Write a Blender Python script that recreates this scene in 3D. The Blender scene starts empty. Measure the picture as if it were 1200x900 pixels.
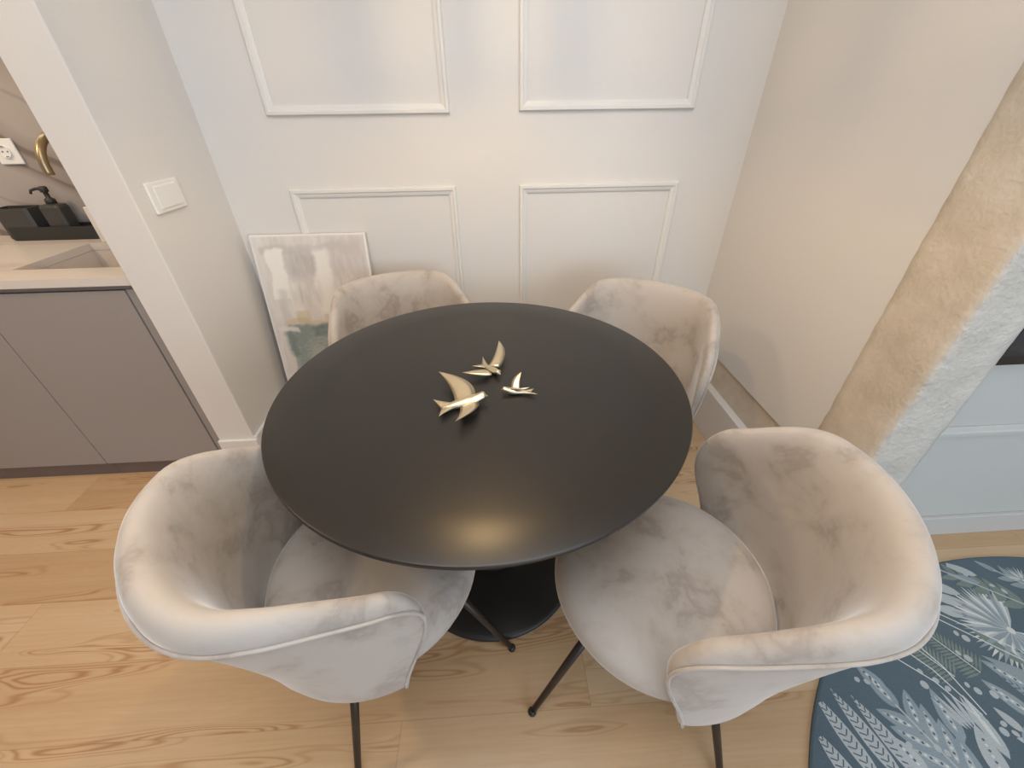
import bpy, bmesh, math, random
from math import sin, cos, pi, radians, sqrt
from mathutils import Vector, Matrix, noise

random.seed(7)
C = bpy.context.scene.collection
SC = bpy.context.scene


# ------------------------------------------------------------------ helpers
def s2l(c):
    c /= 255.0
    return c / 12.92 if c <= 0.04045 else ((c + 0.055) / 1.055) ** 2.4


def rgb(r, g, b):
    return (s2l(r), s2l(g), s2l(b), 1.0)


def new_mat(name):
    m = bpy.data.materials.new(name)
    m.use_nodes = True
    nt = m.node_tree
    b = nt.nodes['Principled BSDF']
    return m, nt, b


def N(nt, kind, **kw):
    n = nt.nodes.new(kind)
    for k, v in kw.items():
        setattr(n, k, v)
    return n


def simple(name, col, rough=0.5, metal=0.0, bump=0.0, bscale=60, var=0.0, vscale=4, spec=0.5, sheen=0.0):
    m, nt, b = new_mat(name)
    b.inputs['Base Color'].default_value = col
    b.inputs['Roughness'].default_value = rough
    b.inputs['Metallic'].default_value = metal
    b.inputs['Specular IOR Level'].default_value = spec
    if sheen:
        b.inputs['Sheen Weight'].default_value = sheen
    tc = N(nt, 'ShaderNodeTexCoord')
    if var:
        no = N(nt, 'ShaderNodeTexNoise')
        no.inputs['Scale'].default_value = vscale
        no.inputs['Detail'].default_value = 4
        nt.links.new(tc.outputs['Object'], no.inputs['Vector'])
        mx = N(nt, 'ShaderNodeMix', data_type='RGBA')
        mx.inputs[6].default_value = tuple(c * (1 - var) for c in col[:3]) + (1,)
        mx.inputs[7].default_value = tuple(min(1, c * (1 + var)) for c in col[:3]) + (1,)
        nt.links.new(no.outputs['Fac'], mx.inputs[0])
        nt.links.new(mx.outputs[2], b.inputs['Base Color'])
    if bump:
        n2 = N(nt, 'ShaderNodeTexNoise')
        n2.inputs['Scale'].default_value = bscale
        n2.inputs['Detail'].default_value = 5
        nt.links.new(tc.outputs['Object'], n2.inputs['Vector'])
        bp = N(nt, 'ShaderNodeBump')
        bp.inputs['Strength'].default_value = bump
        bp.inputs['Distance'].default_value = 0.01
        nt.links.new(n2.outputs['Fac'], bp.inputs['Height'])
        nt.links.new(bp.outputs['Normal'], b.inputs['Normal'])
    return m


def ramp(nt, stops):
    r = N(nt, 'ShaderNodeValToRGB')
    el = r.color_ramp.elements
    while len(el) < len(stops):
        el.new(0.5)
    for e, (p, c) in zip(el, stops):
        e.position = p
        e.color = c
    return r


# ---- mesh helpers
def link(name, bm, mats, parent=None, smooth=False, bevel=0.0, subsurf=0):
    bmesh.ops.recalc_face_normals(bm, faces=bm.faces[:])
    me = bpy.data.meshes.new(name)
    bm.to_mesh(me)
    bm.free()
    if not isinstance(mats, (list, tuple)):
        mats = [mats]
    for m in mats:
        me.materials.append(m)
    if smooth:
        for p in me.polygons:
            p.use_smooth = True
    o = bpy.data.objects.new(name, me)
    C.objects.link(o)
    if parent is not None:
        o.parent = parent
    if bevel:
        md = o.modifiers.new('bevel', 'BEVEL')
        md.width = bevel
        md.segments = 3
        md.limit_method = 'ANGLE'
        md.angle_limit = radians(40)
    if subsurf:
        md = o.modifiers.new('sub', 'SUBSURF')
        md.levels = subsurf
        md.render_levels = subsurf
    return o


def box(bm, x0, x1, y0, y1, z0, z1, mi=0):
    vs = [bm.verts.new(p) for p in ((x0, y0, z0), (x1, y0, z0), (x1, y1, z0), (x0, y1, z0),
                                    (x0, y0, z1), (x1, y0, z1), (x1, y1, z1), (x0, y1, z1))]
    for f in ((0, 3, 2, 1), (4, 5, 6, 7), (0, 1, 5, 4), (1, 2, 6, 5), (2, 3, 7, 6), (3, 0, 4, 7)):
        fc = bm.faces.new([vs[i] for i in f])
        fc.material_index = mi


def boxes(name, lst, mat, parent=None, bevel=0.0):
    bm = bmesh.new()
    for b in lst:
        box(bm, *b)
    return link(name, bm, mat, parent, bevel=bevel)


def grid_surface(bm, rows, close_u=False, close_v=False, cap0=False, cap1=False):
    vr = [[bm.verts.new(p) for p in r] for r in rows]
    nu, nv = len(rows), len(rows[0])
    for i in range(nu if close_u else nu - 1):
        for j in range(nv if close_v else nv - 1):
            a, b = vr[i][j], vr[(i + 1) % nu][j]
            c, d = vr[(i + 1) % nu][(j + 1) % nv], vr[i][(j + 1) % nv]
            bm.faces.new((a, b, c, d))
    if cap0:
        bm.faces.new(vr[0][::-1])
    if cap1:
        bm.faces.new(vr[-1])
    return vr


def lathe(bm, prof, n=48, sx=1.0, sy=1.0, cx=0, cy=0):
    """prof: list of (r, z); r==0 ends become poles."""
    rings = []
    for r, z in prof:
        if r <= 1e-6:
            rings.append([bm.verts.new((cx, cy, z))])
        else:
            rings.append([bm.verts.new((cx + r * sx * cos(2 * pi * k / n), cy + r * sy * sin(2 * pi * k / n), z)) for k in range(n)])
    for a, b in zip(rings, rings[1:]):
        for k in range(n):
            k2 = (k + 1) % n
            if len(a) == 1 and len(b) == 1:
                continue
            if len(a) == 1:
                bm.faces.new((a[0], b[k], b[k2]))
            elif len(b) == 1:
                bm.faces.new((a[k], a[k2], b[0]))
            else:
                bm.faces.new((a[k], a[k2], b[k2], b[k]))
    return rings


def tube(bm, pts, rad, n=10, cap=True):
    pts = [Vector(p) for p in pts]
    rads = rad if isinstance(rad, (list, tuple)) else [rad] * len(pts)
    rows = []
    up = None
    for i, p in enumerate(pts):
        if i == 0:
            t = pts[1] - p
        elif i == len(pts) - 1:
            t = p - pts[i - 1]
        else:
            t = pts[i + 1] - pts[i - 1]
        t.normalize()
        if up is None:
            a = Vector((0, 0, 1)) if abs(t.z) < .9 else Vector((1, 0, 0))
            up = (a - t * a.dot(t)).normalized()
        else:
            up = (up - t * up.dot(t)).normalized()
        w = t.cross(up)
        rows.append([p + (up * cos(2 * pi * k / n) + w * sin(2 * pi * k / n)) * rads[i] for k in range(n)])
    grid_surface(bm, rows, close_v=True, cap0=cap, cap1=cap)


def smoothstep(a, b, x):
    t = max(0, min(1, (x - a) / (b - a)))
    return t * t * (3 - 2 * t)


def thing(name, label, cat, loc=(0, 0, 0), rz=0.0, group=None):
    o = bpy.data.objects.new(name, None)
    o.empty_display_size = 0.05
    C.objects.link(o)
    o.location = loc
    o.rotation_euler = (0, 0, rz)
    o['label'] = label
    o['category'] = cat
    if group:
        o['group'] = group
    return o


def tag(o, label, cat, group=None):
    o['label'] = label
    o['category'] = cat
    if group:
        o['group'] = group
    return o


def struct(o):
    o['kind'] = 'structure'
    return o


# ------------------------------------------------------------------ camera
F_PX = 470.91
SC.render.resolution_x, SC.render.resolution_y = 1200, 900
p, yw, r_ = radians(34.678), radians(2.7825), radians(-0.77956)
Rz = Matrix(((cos(yw), -sin(yw), 0), (sin(yw), cos(yw), 0), (0, 0, 1)))
B = Matrix(((1, 0, 0), (0, 0, -1), (0, 1, 0)))
Rx = Matrix(((1, 0, 0), (0, cos(p), -sin(p)), (0, sin(p), cos(p))))
Rr = Matrix(((cos(r_), -sin(r_), 0), (sin(r_), cos(r_), 0), (0, 0, 1)))
M = Rr @ Rx @ B @ Rz
cam_d = bpy.data.cameras.new('camera')
cam_d.sensor_width = 36
cam_d.lens = F_PX / 1200 * 36
cam_d.clip_start = 0.02
cam = bpy.data.objects.new('camera', cam_d)
C.objects.link(cam)
R3 = Matrix((M[0], -M[1], -M[2])).transposed()
cam.matrix_world = Matrix.Translation((0, 0, 1.322)) @ R3.to_4x4()
SC.camera = cam

# ------------------------------------------------------------------ materials
WALL = simple('white_wall_paint', rgb(220, 216, 211), 0.6, bump=0.04, bscale=180)
TRIMM = simple('white_trim_paint', rgb(223, 220, 215), 0.45)
CEIL = simple('ceiling_paint', rgb(232, 230, 226), 0.7)
LIVW = simple('blue_grey_wall_paint', rgb(196, 194, 188), 0.55)
BLACK = simple('black_powder_coat', rgb(30, 28, 27), 0.45)
LEGM = simple('dark_bronze_metal', rgb(52, 45, 42), 0.4, 0.3)
TOPM = simple('satin_black_top', rgb(36, 33, 31), 0.33, var=0.03, vscale=30, spec=0.44)
GOLD = simple('champagne_gold', rgb(216, 203, 176), 0.36, 1.0, bump=0.06, bscale=90)
BRASS = simple('brushed_brass', rgb(168, 150, 120), 0.36, 1.0)
CAB = simple('taupe_cabinet_laminate', rgb(150, 142, 138), 0.5)
GOLA = simple('dark_grey_channel', rgb(120, 113, 109), 0.45)
PLIN = simple('taupe_plinth', rgb(112, 98, 93), 0.5)
PLAST = simple('white_plastic', rgb(232, 230, 226), 0.3)
DARKP = simple('matt_black_plastic', rgb(44, 43, 42), 0.5)
DARKQ = simple('charcoal_plastic', rgb(62, 60, 57), 0.45)
TVM = simple('tv_black_plastic', rgb(20, 20, 23), 0.25)
TVS = simple('tv_screen_glass', rgb(38, 40, 46), 0.12)
SLOT = simple('socket_hole_dark', rgb(120, 112, 106), 0.6)
BRDM = simple('white_board', rgb(224, 216, 206), 0.4)
CANV = simple('bare_canvas_edge', rgb(214, 208, 200), 0.8)


def velvet(name):
    m, nt, b = new_mat(name)
    tc = N(nt, 'ShaderNodeTexCoord')
    inf = N(nt, 'ShaderNodeObjectInfo')
    add = N(nt, 'ShaderNodeVectorMath', operation='ADD')
    sc = N(nt, 'ShaderNodeVectorMath', operation='SCALE')
    cmb = N(nt, 'ShaderNodeCombineXYZ')
    nt.links.new(inf.outputs['Random'], cmb.inputs[0])
    nt.links.new(inf.outputs['Random'], cmb.inputs[1])
    nt.links.new(cmb.outputs[0], sc.inputs[0])
    sc.inputs['Scale'].default_value = 13
    nt.links.new(tc.outputs['Object'], add.inputs[0])
    nt.links.new(sc.outputs[0], add.inputs[1])
    n1 = N(nt, 'ShaderNodeTexNoise')
    n1.inputs['Scale'].default_value = 8.5
    n1.inputs['Detail'].default_value = 5
    n1.inputs['Roughness'].default_value = .6
    n1.inputs['Distortion'].default_value = 0.25
    nt.links.new(add.outputs[0], n1.inputs['Vector'])
    r1 = ramp(nt, [(0.0, rgb(188, 180, 172)), (0.46, rgb(185, 177, 169)), (0.55, rgb(178, 169, 160)),
                   (0.62, rgb(163, 153, 144)), (0.70, rgb(177, 168, 160)), (1, rgb(189, 181, 174))])
    nt.links.new(n1.outputs['Fac'], r1.inputs[0])
    nt.links.new(r1.outputs[0], b.inputs['Base Color'])
    b.inputs['Roughness'].default_value = 0.75
    b.inputs['Specular IOR Level'].default_value = 0.25
    b.inputs['Sheen Weight'].default_value = 0.75
    b.inputs['Sheen Roughness'].default_value = 0.30
    n2 = N(nt, 'ShaderNodeTexNoise')
    n2.inputs['Scale'].default_value = 640
    nt.links.new(tc.outputs['Object'], n2.inputs['Vector'])
    bp = N(nt, 'ShaderNodeBump')
    bp.inputs['Strength'].default_value = .08
    bp.inputs['Distance'].default_value = .002
    nt.links.new(n2.outputs['Fac'], bp.inputs['Height'])
    nt.links.new(bp.outputs[0], b.inputs['Normal'])
    return m


VELVET = velvet('greige_velvet')


def marble(name, base, vein, rough, scale):
    m, nt, b = new_mat(name)
    tc = N(nt, 'ShaderNodeTexCoord')
    mp = N(nt, 'ShaderNodeMapping')
    mp.inputs['Rotation'].default_value = (0, radians(-17), radians(12))
    mp.inputs['Scale'].default_value = (scale * .35, scale, scale * 1.3)
    nt.links.new(tc.outputs['Object'], mp.inputs['Vector'])
    n1 = N(nt, 'ShaderNodeTexNoise')
    n1.inputs['Scale'].default_value = 1.6
    n1.inputs['Detail'].default_value = 4
    n1.inputs['Distortion'].default_value = .5
    nt.links.new(mp.outputs[0], n1.inputs['Vector'])
    mid = tuple((a * .6 + c * .4) for a, c in zip(base, vein))
    r1 = ramp(nt, [(0, base), (0.47, base), (0.50, mid), (0.515, vein), (0.54, mid), (0.60, base)])
    nt.links.new(n1.outputs['Fac'], r1.inputs[0])
    nt.links.new(r1.outputs[0], b.inputs['Base Color'])
    b.inputs['Roughness'].default_value = rough
    return m




def splash_mat():
    m, nt, b = new_mat('veined_taupe_marble')
    tc = N(nt, 'ShaderNodeTexCoord')
    n0 = N(nt, 'ShaderNodeTexNoise')
    n0.inputs['Scale'].default_value = 3.0
    n0.inputs['Detail'].default_value = 3
    nt.links.new(tc.outputs['Object'], n0.inputs['Vector'])
    sep = N(nt, 'ShaderNodeSeparateXYZ')
    nt.links.new(tc.outputs['Object'], sep.inputs[0])

    def mth(op, a, c):
        n = N(nt, 'ShaderNodeMath', operation=op)
        for i, v in enumerate((a, c)):
            if isinstance(v, (int, float)):
                n.inputs[i].default_value = v
            else:
                nt.links.new(v, n.inputs[i])
        return n.outputs[0]
    v = mth('ADD', sep.outputs[2], mth('MULTIPLY', sep.outputs[0], .62))
    v = mth('ADD', v, mth('MULTIPLY', n0.outputs['Fac'], .16))
    v = mth('FRACT', mth('DIVIDE', v, .46), 0)
    base, vein, mid = rgb(168, 158, 151), rgb(118, 106, 98), rgb(152, 140, 132)
    r1 = ramp(nt, [(0, base), (.10, base), (.16, mid), (.20, vein), (.215, mid), (.30, mid), (.34, vein), (.38, vein), (.40, mid), (.55, base), (.78, base), (.81, mid), (.83, base)])
    nt.links.new(v, r1.inputs[0])
    nt.links.new(r1.outputs[0], b.inputs['Base Color'])
    b.inputs['Roughness'].default_value = .35
    return m


SPLASH = splash_mat()
COUNTER = marble('cream_marble', rgb(214, 205, 196), rgb(199, 188, 177), .3, 2.0)


def stone(name, c1, c2, c3, bump):
    m, nt, b = new_mat(name)
    tc = N(nt, 'ShaderNodeTexCoord')
    n1 = N(nt, 'ShaderNodeTexNoise')
    n1.inputs['Scale'].default_value = 7
    n1.inputs['Detail'].default_value = 8
    n1.inputs['Roughness'].default_value = .65
    nt.links.new(tc.outputs['Object'], n1.inputs['Vector'])
    r1 = ramp(nt, [(0.3, c1), (0.5, c2), (0.72, c3)])
    nt.links.new(n1.outputs['Fac'], r1.inputs[0])
    nt.links.new(r1.outputs[0], b.inputs['Base Color'])
    b.inputs['Roughness'].default_value = .85
    n2 = N(nt, 'ShaderNodeTexNoise')
    n2.inputs['Scale'].default_value = 90
    n2.inputs['Detail'].default_value = 6
    nt.links.new(tc.outputs['Object'], n2.inputs['Vector'])
    bp = N(nt, 'ShaderNodeBump')
    bp.inputs['Strength'].default_value = bump
    bp.inputs['Distance'].default_value = .01
    nt.links.new(n2.outputs['Fac'], bp.inputs['Height'])
    nt.links.new(bp.outputs[0], b.inputs['Normal'])
    return m


TANST = stone('raw_tan_stone', rgb(192, 178, 160), rgb(206, 193, 175), rgb(217, 206, 191), .28)
WHTST = stone('whitewashed_stone', rgb(188, 181, 170), rgb(203, 196, 185), rgb(213, 206, 196), .55)


def floor_mat():
    m, nt, b = new_mat('pine_plank_floor')
    tc = N(nt, 'ShaderNodeTexCoord')
    sep = N(nt, 'ShaderNodeSeparateXYZ')
    nt.links.new(tc.outputs['Object'], sep.inputs[0])

    def math(op, a, bb=None, c=None):
        n = N(nt, 'ShaderNodeMath', operation=op)
        for i, v in enumerate((a, bb, c)):
            if v is None:
                continue
            if isinstance(v, (int, float)):
                n.inputs[i].default_value = v
            else:
                nt.links.new(v, n.inputs[i])
        return n.outputs[0]

    PW, PL = 0.19, 1.9
    rowf = math('DIVIDE', sep.outputs[1], PW)
    row = math('FLOOR', rowf)
    ry = math('FRACT', rowf)
    wn = N(nt, 'ShaderNodeTexWhiteNoise', noise_dimensions='1D')
    nt.links.new(row, wn.inputs['W'])
    off = math('MULTIPLY', wn.outputs['Value'], PL)
    colf = math('DIVIDE', math('ADD', sep.outputs[0], off), PL)
    col = math('FLOOR', colf)
    cx = math('FRACT', colf)
    cid = math('ADD', math('MULTIPLY', row, 17.31), math('MULTIPLY', col, 5.77))
    wn2 = N(nt, 'ShaderNodeTexWhiteNoise', noise_dimensions='1D')
    nt.links.new(cid, wn2.inputs['W'])
    pr = wn2.outputs['Value']
    # grain coordinates
    cmb = N(nt, 'ShaderNodeCombineXYZ')
    nt.links.new(math('MULTIPLY', sep.outputs[0], 0.8), cmb.inputs[0])
    nt.links.new(math('MULTIPLY', sep.outputs[1], 7.0), cmb.inputs[1])
    nt.links.new(math('MULTIPLY', pr, 37.0), cmb.inputs[2])
    n1 = N(nt, 'ShaderNodeTexNoise')
    n1.inputs['Scale'].default_value = 2.0
    n1.inputs['Detail'].default_value = 1.5
    n1.inputs['Distortion'].default_value = 0.35
    nt.links.new(cmb.outputs[0], n1.inputs['Vector'])
    rings = math('SINE', math('MULTIPLY', n1.outputs['Fac'], 120))
    ringv = math('POWER', math('MULTIPLY_ADD', rings, .5, .5), 2.2)
    # mask: rings show strongest only in the cathedral zones
    msk = N(nt, 'ShaderNodeMapRange')
    msk.inputs[1].default_value = .55
    msk.inputs[2].default_value = .66
    nt.links.new(n1.outputs['Fac'], msk.inputs[0])
    ringm = math('MULTIPLY', ringv, math('MULTIPLY_ADD', msk.outputs[0], .85, .05))
    # fine fibre
    cmb2 = N(nt, 'ShaderNodeCombineXYZ')
    nt.links.new(math('MULTIPLY', sep.outputs[0], 5), cmb2.inputs[0])
    nt.links.new(math('MULTIPLY', sep.outputs[1], 130), cmb2.inputs[1])
    nt.links.new(math('MULTIPLY', pr, 11), cmb2.inputs[2])
    n2 = N(nt, 'ShaderNodeTexNoise')
    n2.inputs['Scale'].default_value = 1
    n2.inputs['Detail'].default_value = 3
    nt.links.new(cmb2.outputs[0], n2.inputs['Vector'])
    # broad bands
    cmb3 = N(nt, 'ShaderNodeCombineXYZ')
    nt.links.new(math('MULTIPLY', sep.outputs[0], .9), cmb3.inputs[0])
    nt.links.new(math('MULTIPLY', sep.outputs[1], 14), cmb3.inputs[1])
    nt.links.new(math('MULTIPLY', pr, 23), cmb3.inputs[2])
    n3 = N(nt, 'ShaderNodeTexNoise')
    n3.inputs['Scale'].default_value = 1
    n3.inputs['Detail'].default_value = 2
    nt.links.new(cmb3.outputs[0], n3.inputs['Vector'])
    tone = math('ADD', math('MULTIPLY', pr, .32), math('ADD', math('MULTIPLY', n3.outputs['Fac'], .45), math('MULTIPLY', n2.outputs['Fac'], .28)))
    r1 = ramp(nt, [(0.2, rgb(180, 147, 110)), (0.5, rgb(194, 163, 127)), (0.8, rgb(206, 180, 147))])
    nt.links.new(tone, r1.inputs[0])
    mx = N(nt, 'ShaderNodeMix', data_type='RGBA')
    nt.links.new(ringm, mx.inputs[0])
    nt.links.new(r1.outputs[0], mx.inputs[6])
    mx.inputs[7].default_value = rgb(160, 118, 78)
    # seams
    ey = math('MINIMUM', ry, math('SUBTRACT', 1.0, ry))
    ex = math('MINIMUM', cx, math('SUBTRACT', 1.0, cx))
    seam = math('MAXIMUM', math('LESS_THAN', ey, .006), math('LESS_THAN', ex, .0006))
    mx2 = N(nt, 'ShaderNodeMix', data_type='RGBA')
    nt.links.new(math('MULTIPLY', seam, .35), mx2.inputs[0])
    nt.links.new(mx.outputs[2], mx2.inputs[6])
    mx2.inputs[7].default_value = rgb(140, 105, 70)
    nt.links.new(mx2.outputs[2], b.inputs['Base Color'])
    b.inputs['Roughness'].default_value = .42
    b.inputs['Specular IOR Level'].default_value = .4
    return m


FLOOR = floor_mat()

# ------------------------------------------------------------------ room shell
YB, XL, XR = 1.75, -1.01, 1.012        # alcove back, left and right faces
CZ = 2.55
struct(boxes('floor', [(-3.3, 3.3, -3.0, 2.1, -0.06, 0.0)], FLOOR))
struct(boxes('ceiling', [(-3.3, 3.3, -3.0, 2.1, CZ, CZ + .08)], CEIL))
struct(boxes('wall_back', [(XL, XR + .2, YB, YB + .12, 0, CZ)], WALL))
struct(boxes('wall_partition', [(-1.151, XL, 1.30, 1.95, 0, CZ)], WALL, bevel=.004))
struct(boxes('wall_kitchen', [(-3.3, -1.151, 1.90, 2.0, 0, CZ)], SPLASH))
# the plastered right wall stops above a strip of bare stone
struct(boxes('wall_right', [(XR, XR + .2, .88, YB, .366, CZ)], WALL))
struct(boxes('trim_1', [(XR + .012, XR + .2, .88, YB, 0, .366)], TANST))
struct(boxes('wall_living', [(XR + .16, 3.3, .83, .93, 0, CZ)], LIVW))
struct(boxes('wall_far_left', [(-3.4, -3.3, -3.0, 2.0, 0, CZ)], WALL))
struct(boxes('wall_far_right', [(3.3, 3.4, -3.0, .93, 0, CZ)], WALL))
# wall behind the camera with a window opening
WX0, WX1, WZ0, WZ1 = 0.1, 3.1, .35, 2.35
struct(boxes('wall_front', [(-3.3, WX0, -3.1, -3.0, 0, CZ), (WX1, 3.3, -3.1, -3.0, 0, CZ),
                            (WX0, WX1, -3.1, -3.0, 0, WZ0), (WX0, WX1, -3.1, -3.0, WZ1, CZ)], WALL))
struct(boxes('window_1', [(WX0, WX0 + .06, -3.08, -3.02, WZ0, WZ1), (WX1 - .06, WX1, -3.08, -3.02, WZ0, WZ1),
                          (WX0, WX1, -3.08, -3.02, WZ0, WZ0 + .06), (WX0, WX1, -3.08, -3.02, WZ1 - .06, WZ1),
                          (1.57, 1.63, -3.08, -3.02, WZ0, WZ1)], TRIMM))

# baseboards
struct(boxes('baseboard_left', [(XL, XL + .014, 1.30, YB, 0, .212)], TRIMM, bevel=.003))
struct(boxes('baseboard_partition', [(-1.151, XL + .014, 1.287, 1.30, 0, .203)], TRIMM, bevel=.003))
struct(boxes('baseboard_back', [(XL + .014, XR - .024, YB - .014, YB, 0, .212)], TRIMM, bevel=.003))
struct(boxes('baseboard_right', [(XR - .024, XR + .012, .92, YB, 0, .225)], WALL, bevel=.003))
struct(boxes('baseboard_living', [(XR + .16, 3.3, .816, .83, 0, .10)], LIVW, bevel=.003))


# wall mouldings: mitred picture-frame beading
def moulding(name, x0, x1, z0, z1, y, mat, w=.03, d=.014):
    bm = bmesh.new()
    prof = [(0, 0), (0, .55 * d), (.12 * w, d), (.42 * w, d), (.55 * w, .72 * d), (.85 * w, .55 * d), (w, .4 * d), (w, 0)]
    rows = []
    for (cx, sx) in (((x0), 1), ((x1), -1)):
        pass
    corners = [(x0, z0, 1, 1), (x1, z0, -1, 1), (x1, z1, -1, -1), (x0, z1, 1, -1)]
    for (cx, cz, sx, sz) in corners:
        rows.append([(cx + sx * a, y - b_, cz + sz * a) for a, b_ in prof])
    grid_surface(bm, rows, close_u=True)
    return struct(link(name, bm, mat))


ml = .437 * YB
moulding('trim_2', -ml, -.0710 * YB, 1.302, 2.3, YB, TRIMM)
moulding('trim_3', .0710 * YB, ml, 1.306, 2.3, YB, TRIMM)
moulding('trim_4', -ml, -.0710 * YB, .32, 1.066, YB, TRIMM)
moulding('trim_5', .0710 * YB, ml, .32, 1.066, YB, TRIMM)
moulding('trim_6', 1.22, 2.9, .497, 2.3, .83, LIVW, w=.034)


# stone pillar at the free end of the right wall: bare tan side, whitewashed front, ragged arris
def pillar():
    bm = bmesh.new()
    nz, na = 220, 9
    y0, y1, x0, x1 = .728, .905, XR, 1.176
    loops = []
    for i in range(nz + 1):
        z = CZ * i / nz
        loop = []

        def jit(a, s, k):
            return noise.noise(Vector((k * 3.1, z * s, a * 7))) * .5 + noise.noise(Vector((k * 5.7 + 9, z * s * 3.1, a * 9))) * .3
        e = jit(0, 30, 1) * .009            # edge wander
        eb = jit(0, 26, 2) * .004
        pts = []
        for k in range(na + 1):             # tan side, from the plaster to the arris
            t = k / na
            y = y1 + eb + (y0 + e - y1 - eb) * t
            x = x0 - .004 + jit(t, 9, 3) * .004 + (.006 * t ** 6)
            pts.append((x, y, z))
        for k in range(1, na + 1):          # whitewashed front
            t = k / na
            x = x0 + .006 + e * .6 + (x1 - x0 - .006 + jit(0, 5, 4) * .008 - e * .6) * t
            y = y0 + jit(t, 12, 5) * .005 + (.01 * t ** 8)
            pts.append((x, y, z))
        pts.append((x1 + .004, .86, z))
        pts.append((x0 + .05, .93, z))
        loops.append(pts)
    vr = grid_surface(bm, loops, close_v=True, cap0=True, cap1=True)
    for f in bm.faces:
        c = f.calc_center_median()
        f.material_index = 1 if (c.x > x0 + .0045 and c.y < y0 + .03) else 0
        f.smooth = True
    return struct(link('wall_pillar', bm, [TANST, WHTST]))


pillar()

# ------------------------------------------------------------------ kitchen run
CY0 = 1.307
KG = 'taupe base cabinets under the kitchen worktop'


def cabinet(x0, x1, label, filler=0.0):
    t = thing('base_cabinet', label, 'cabinet', ((x0 + x1) / 2, 1.6, 0), 0, KG)
    cx, cy = (x0 + x1) / 2, 1.6
    boxes('body', [(x0 - cx + .001, x1 - cx - .001, 1.336 - cy, 1.88 - cy, .08, .60), (x0 - cx + .001, x1 - cx - .001, 1.336 - cy, 1.385 - cy, .60, .862)], GOLA, t)
    boxes('door', [(x0 - cx + .002, x1 - filler - cx - .002, 1.317 - cy, 1.336 - cy, .082, .842)], CAB, t, bevel=.0015)
    boxes('recessed_grip', [(x0 - cx + .001, x1 - cx - .001, 1.321 - cy, 1.336 - cy, .846, .862)], GOLA, t)
    if filler:
        boxes('filler_panel', [(x1 - filler - cx + .004, x1 - cx - .001, 1.319 - cy, 1.336 - cy, .082, .845)], CAB, t)
    boxes('toe_kick', [(x0 - cx + .001, x1 - cx - .001, 1.336 - cy + .004, 1.36 - cy, 0, .08)], PLIN, t)
    return t


cabinet(-1.676, -1.152, 'taupe base cabinet right beside the white partition wall', filler=.042)
cabinet(-2.28, -1.676, 'taupe base cabinet farther from the white partition wall, below the black caddy')

bm = bmesh.new()
SX0, SX1, SY0, SY1 = -1.602, -1.20, 1.415, 1.735
for b_ in ((-2.28, SX0, CY0, 1.90), (SX1, -1.152, CY0, 1.90), (SX0, SX1, CY0, SY0), (SX0, SX1, SY1, 1.90)):
    box(bm, b_[0], b_[1], b_[2], b_[3], .862, .889)
bmesh.ops.remove_doubles(bm, verts=bm.verts[:], dist=1e-5)
tag(link('worktop', bm, COUNTER), 'cream marble worktop over the taupe kitchen cabinets', 'worktop')
bm = bmesh.new()
t_ = .008
box(bm, SX0 - t_, SX1 + t_, SY0 - t_, SY1 + t_, .69, .70)
box(bm, SX0 - t_, SX0 - .001, SY0 - t_, SY1 + t_, .70, .861)
box(bm, SX1 + .001, SX1 + t_, SY0 - t_, SY1 + t_, .70, .861)
box(bm, SX0, SX1, SY0 - t_, SY0 - .001, .70, .861)
box(bm, SX0, SX1, SY1 + .001, SY1 + t_, .70, .861)
sk = thing('kitchen_sink', 'beige stone sink set into the cream marble worktop', 'sink', (-1.4, 1.575, .69))
o = link('basin', bm, COUNTER, sk)
o.location = (1.4, -1.575, -.69)
bm = bmesh.new()
lathe(bm, [(0, .704), (.03, .704), (.036, .701), (.036, .7005), (0, .7005)], 24, cx=-1.38, cy=1.58)
o = link('drain', bm, BRASS, sk, smooth=True)
o.location = (1.4, -1.575, -.69)

# faucet
fa = thing('kitchen_faucet', 'brass gooseneck faucet behind the sink', 'faucet', (-1.47, 1.785, .889))
pts = [(0, 0, .02), (0, 0, .2)]
R_ = .0925
for k in range(0, 21):
    a = pi * k / 20 * 1.0
    pts.append((0, -R_ + R_ * cos(a), .278 + R_ * sin(a)))
pts = [pts[0], (0, 0, .12), (0, 0, .22)] + pts[2:] + [(0, -.1855, .268), (0, -.186, .259)]
bm = bmesh.new()
tube(bm, pts, .0135, 16)
link('spout', bm, BRASS, fa, smooth=True)
bm = bmesh.new()
lathe(bm, [(0, 0), (.026, 0), (.026, .012), (.021, .02), (.018, .07), (0, .07)], 32)
link('base', bm, BRASS, fa, smooth=True)
bm = bmesh.new()
tube(bm, [(.012, 0, .045), (.05, 0, .05), (.09, 0, .062)], [.008, .006, .005], 12)
link('lever', bm, BRASS, fa, smooth=True)

# black sink caddy
cd = thing('sink_caddy', 'black countertop caddy with a high box end and low tray end', 'caddy', (-1.78, 1.83, .889))
bm = bmesh.new()
# low tray: footprint x -0.16..0.195, tall box x -0.16..-0.045
dx0, dx1, dy0, dy1 = -.178, .185, -.032, .045


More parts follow.
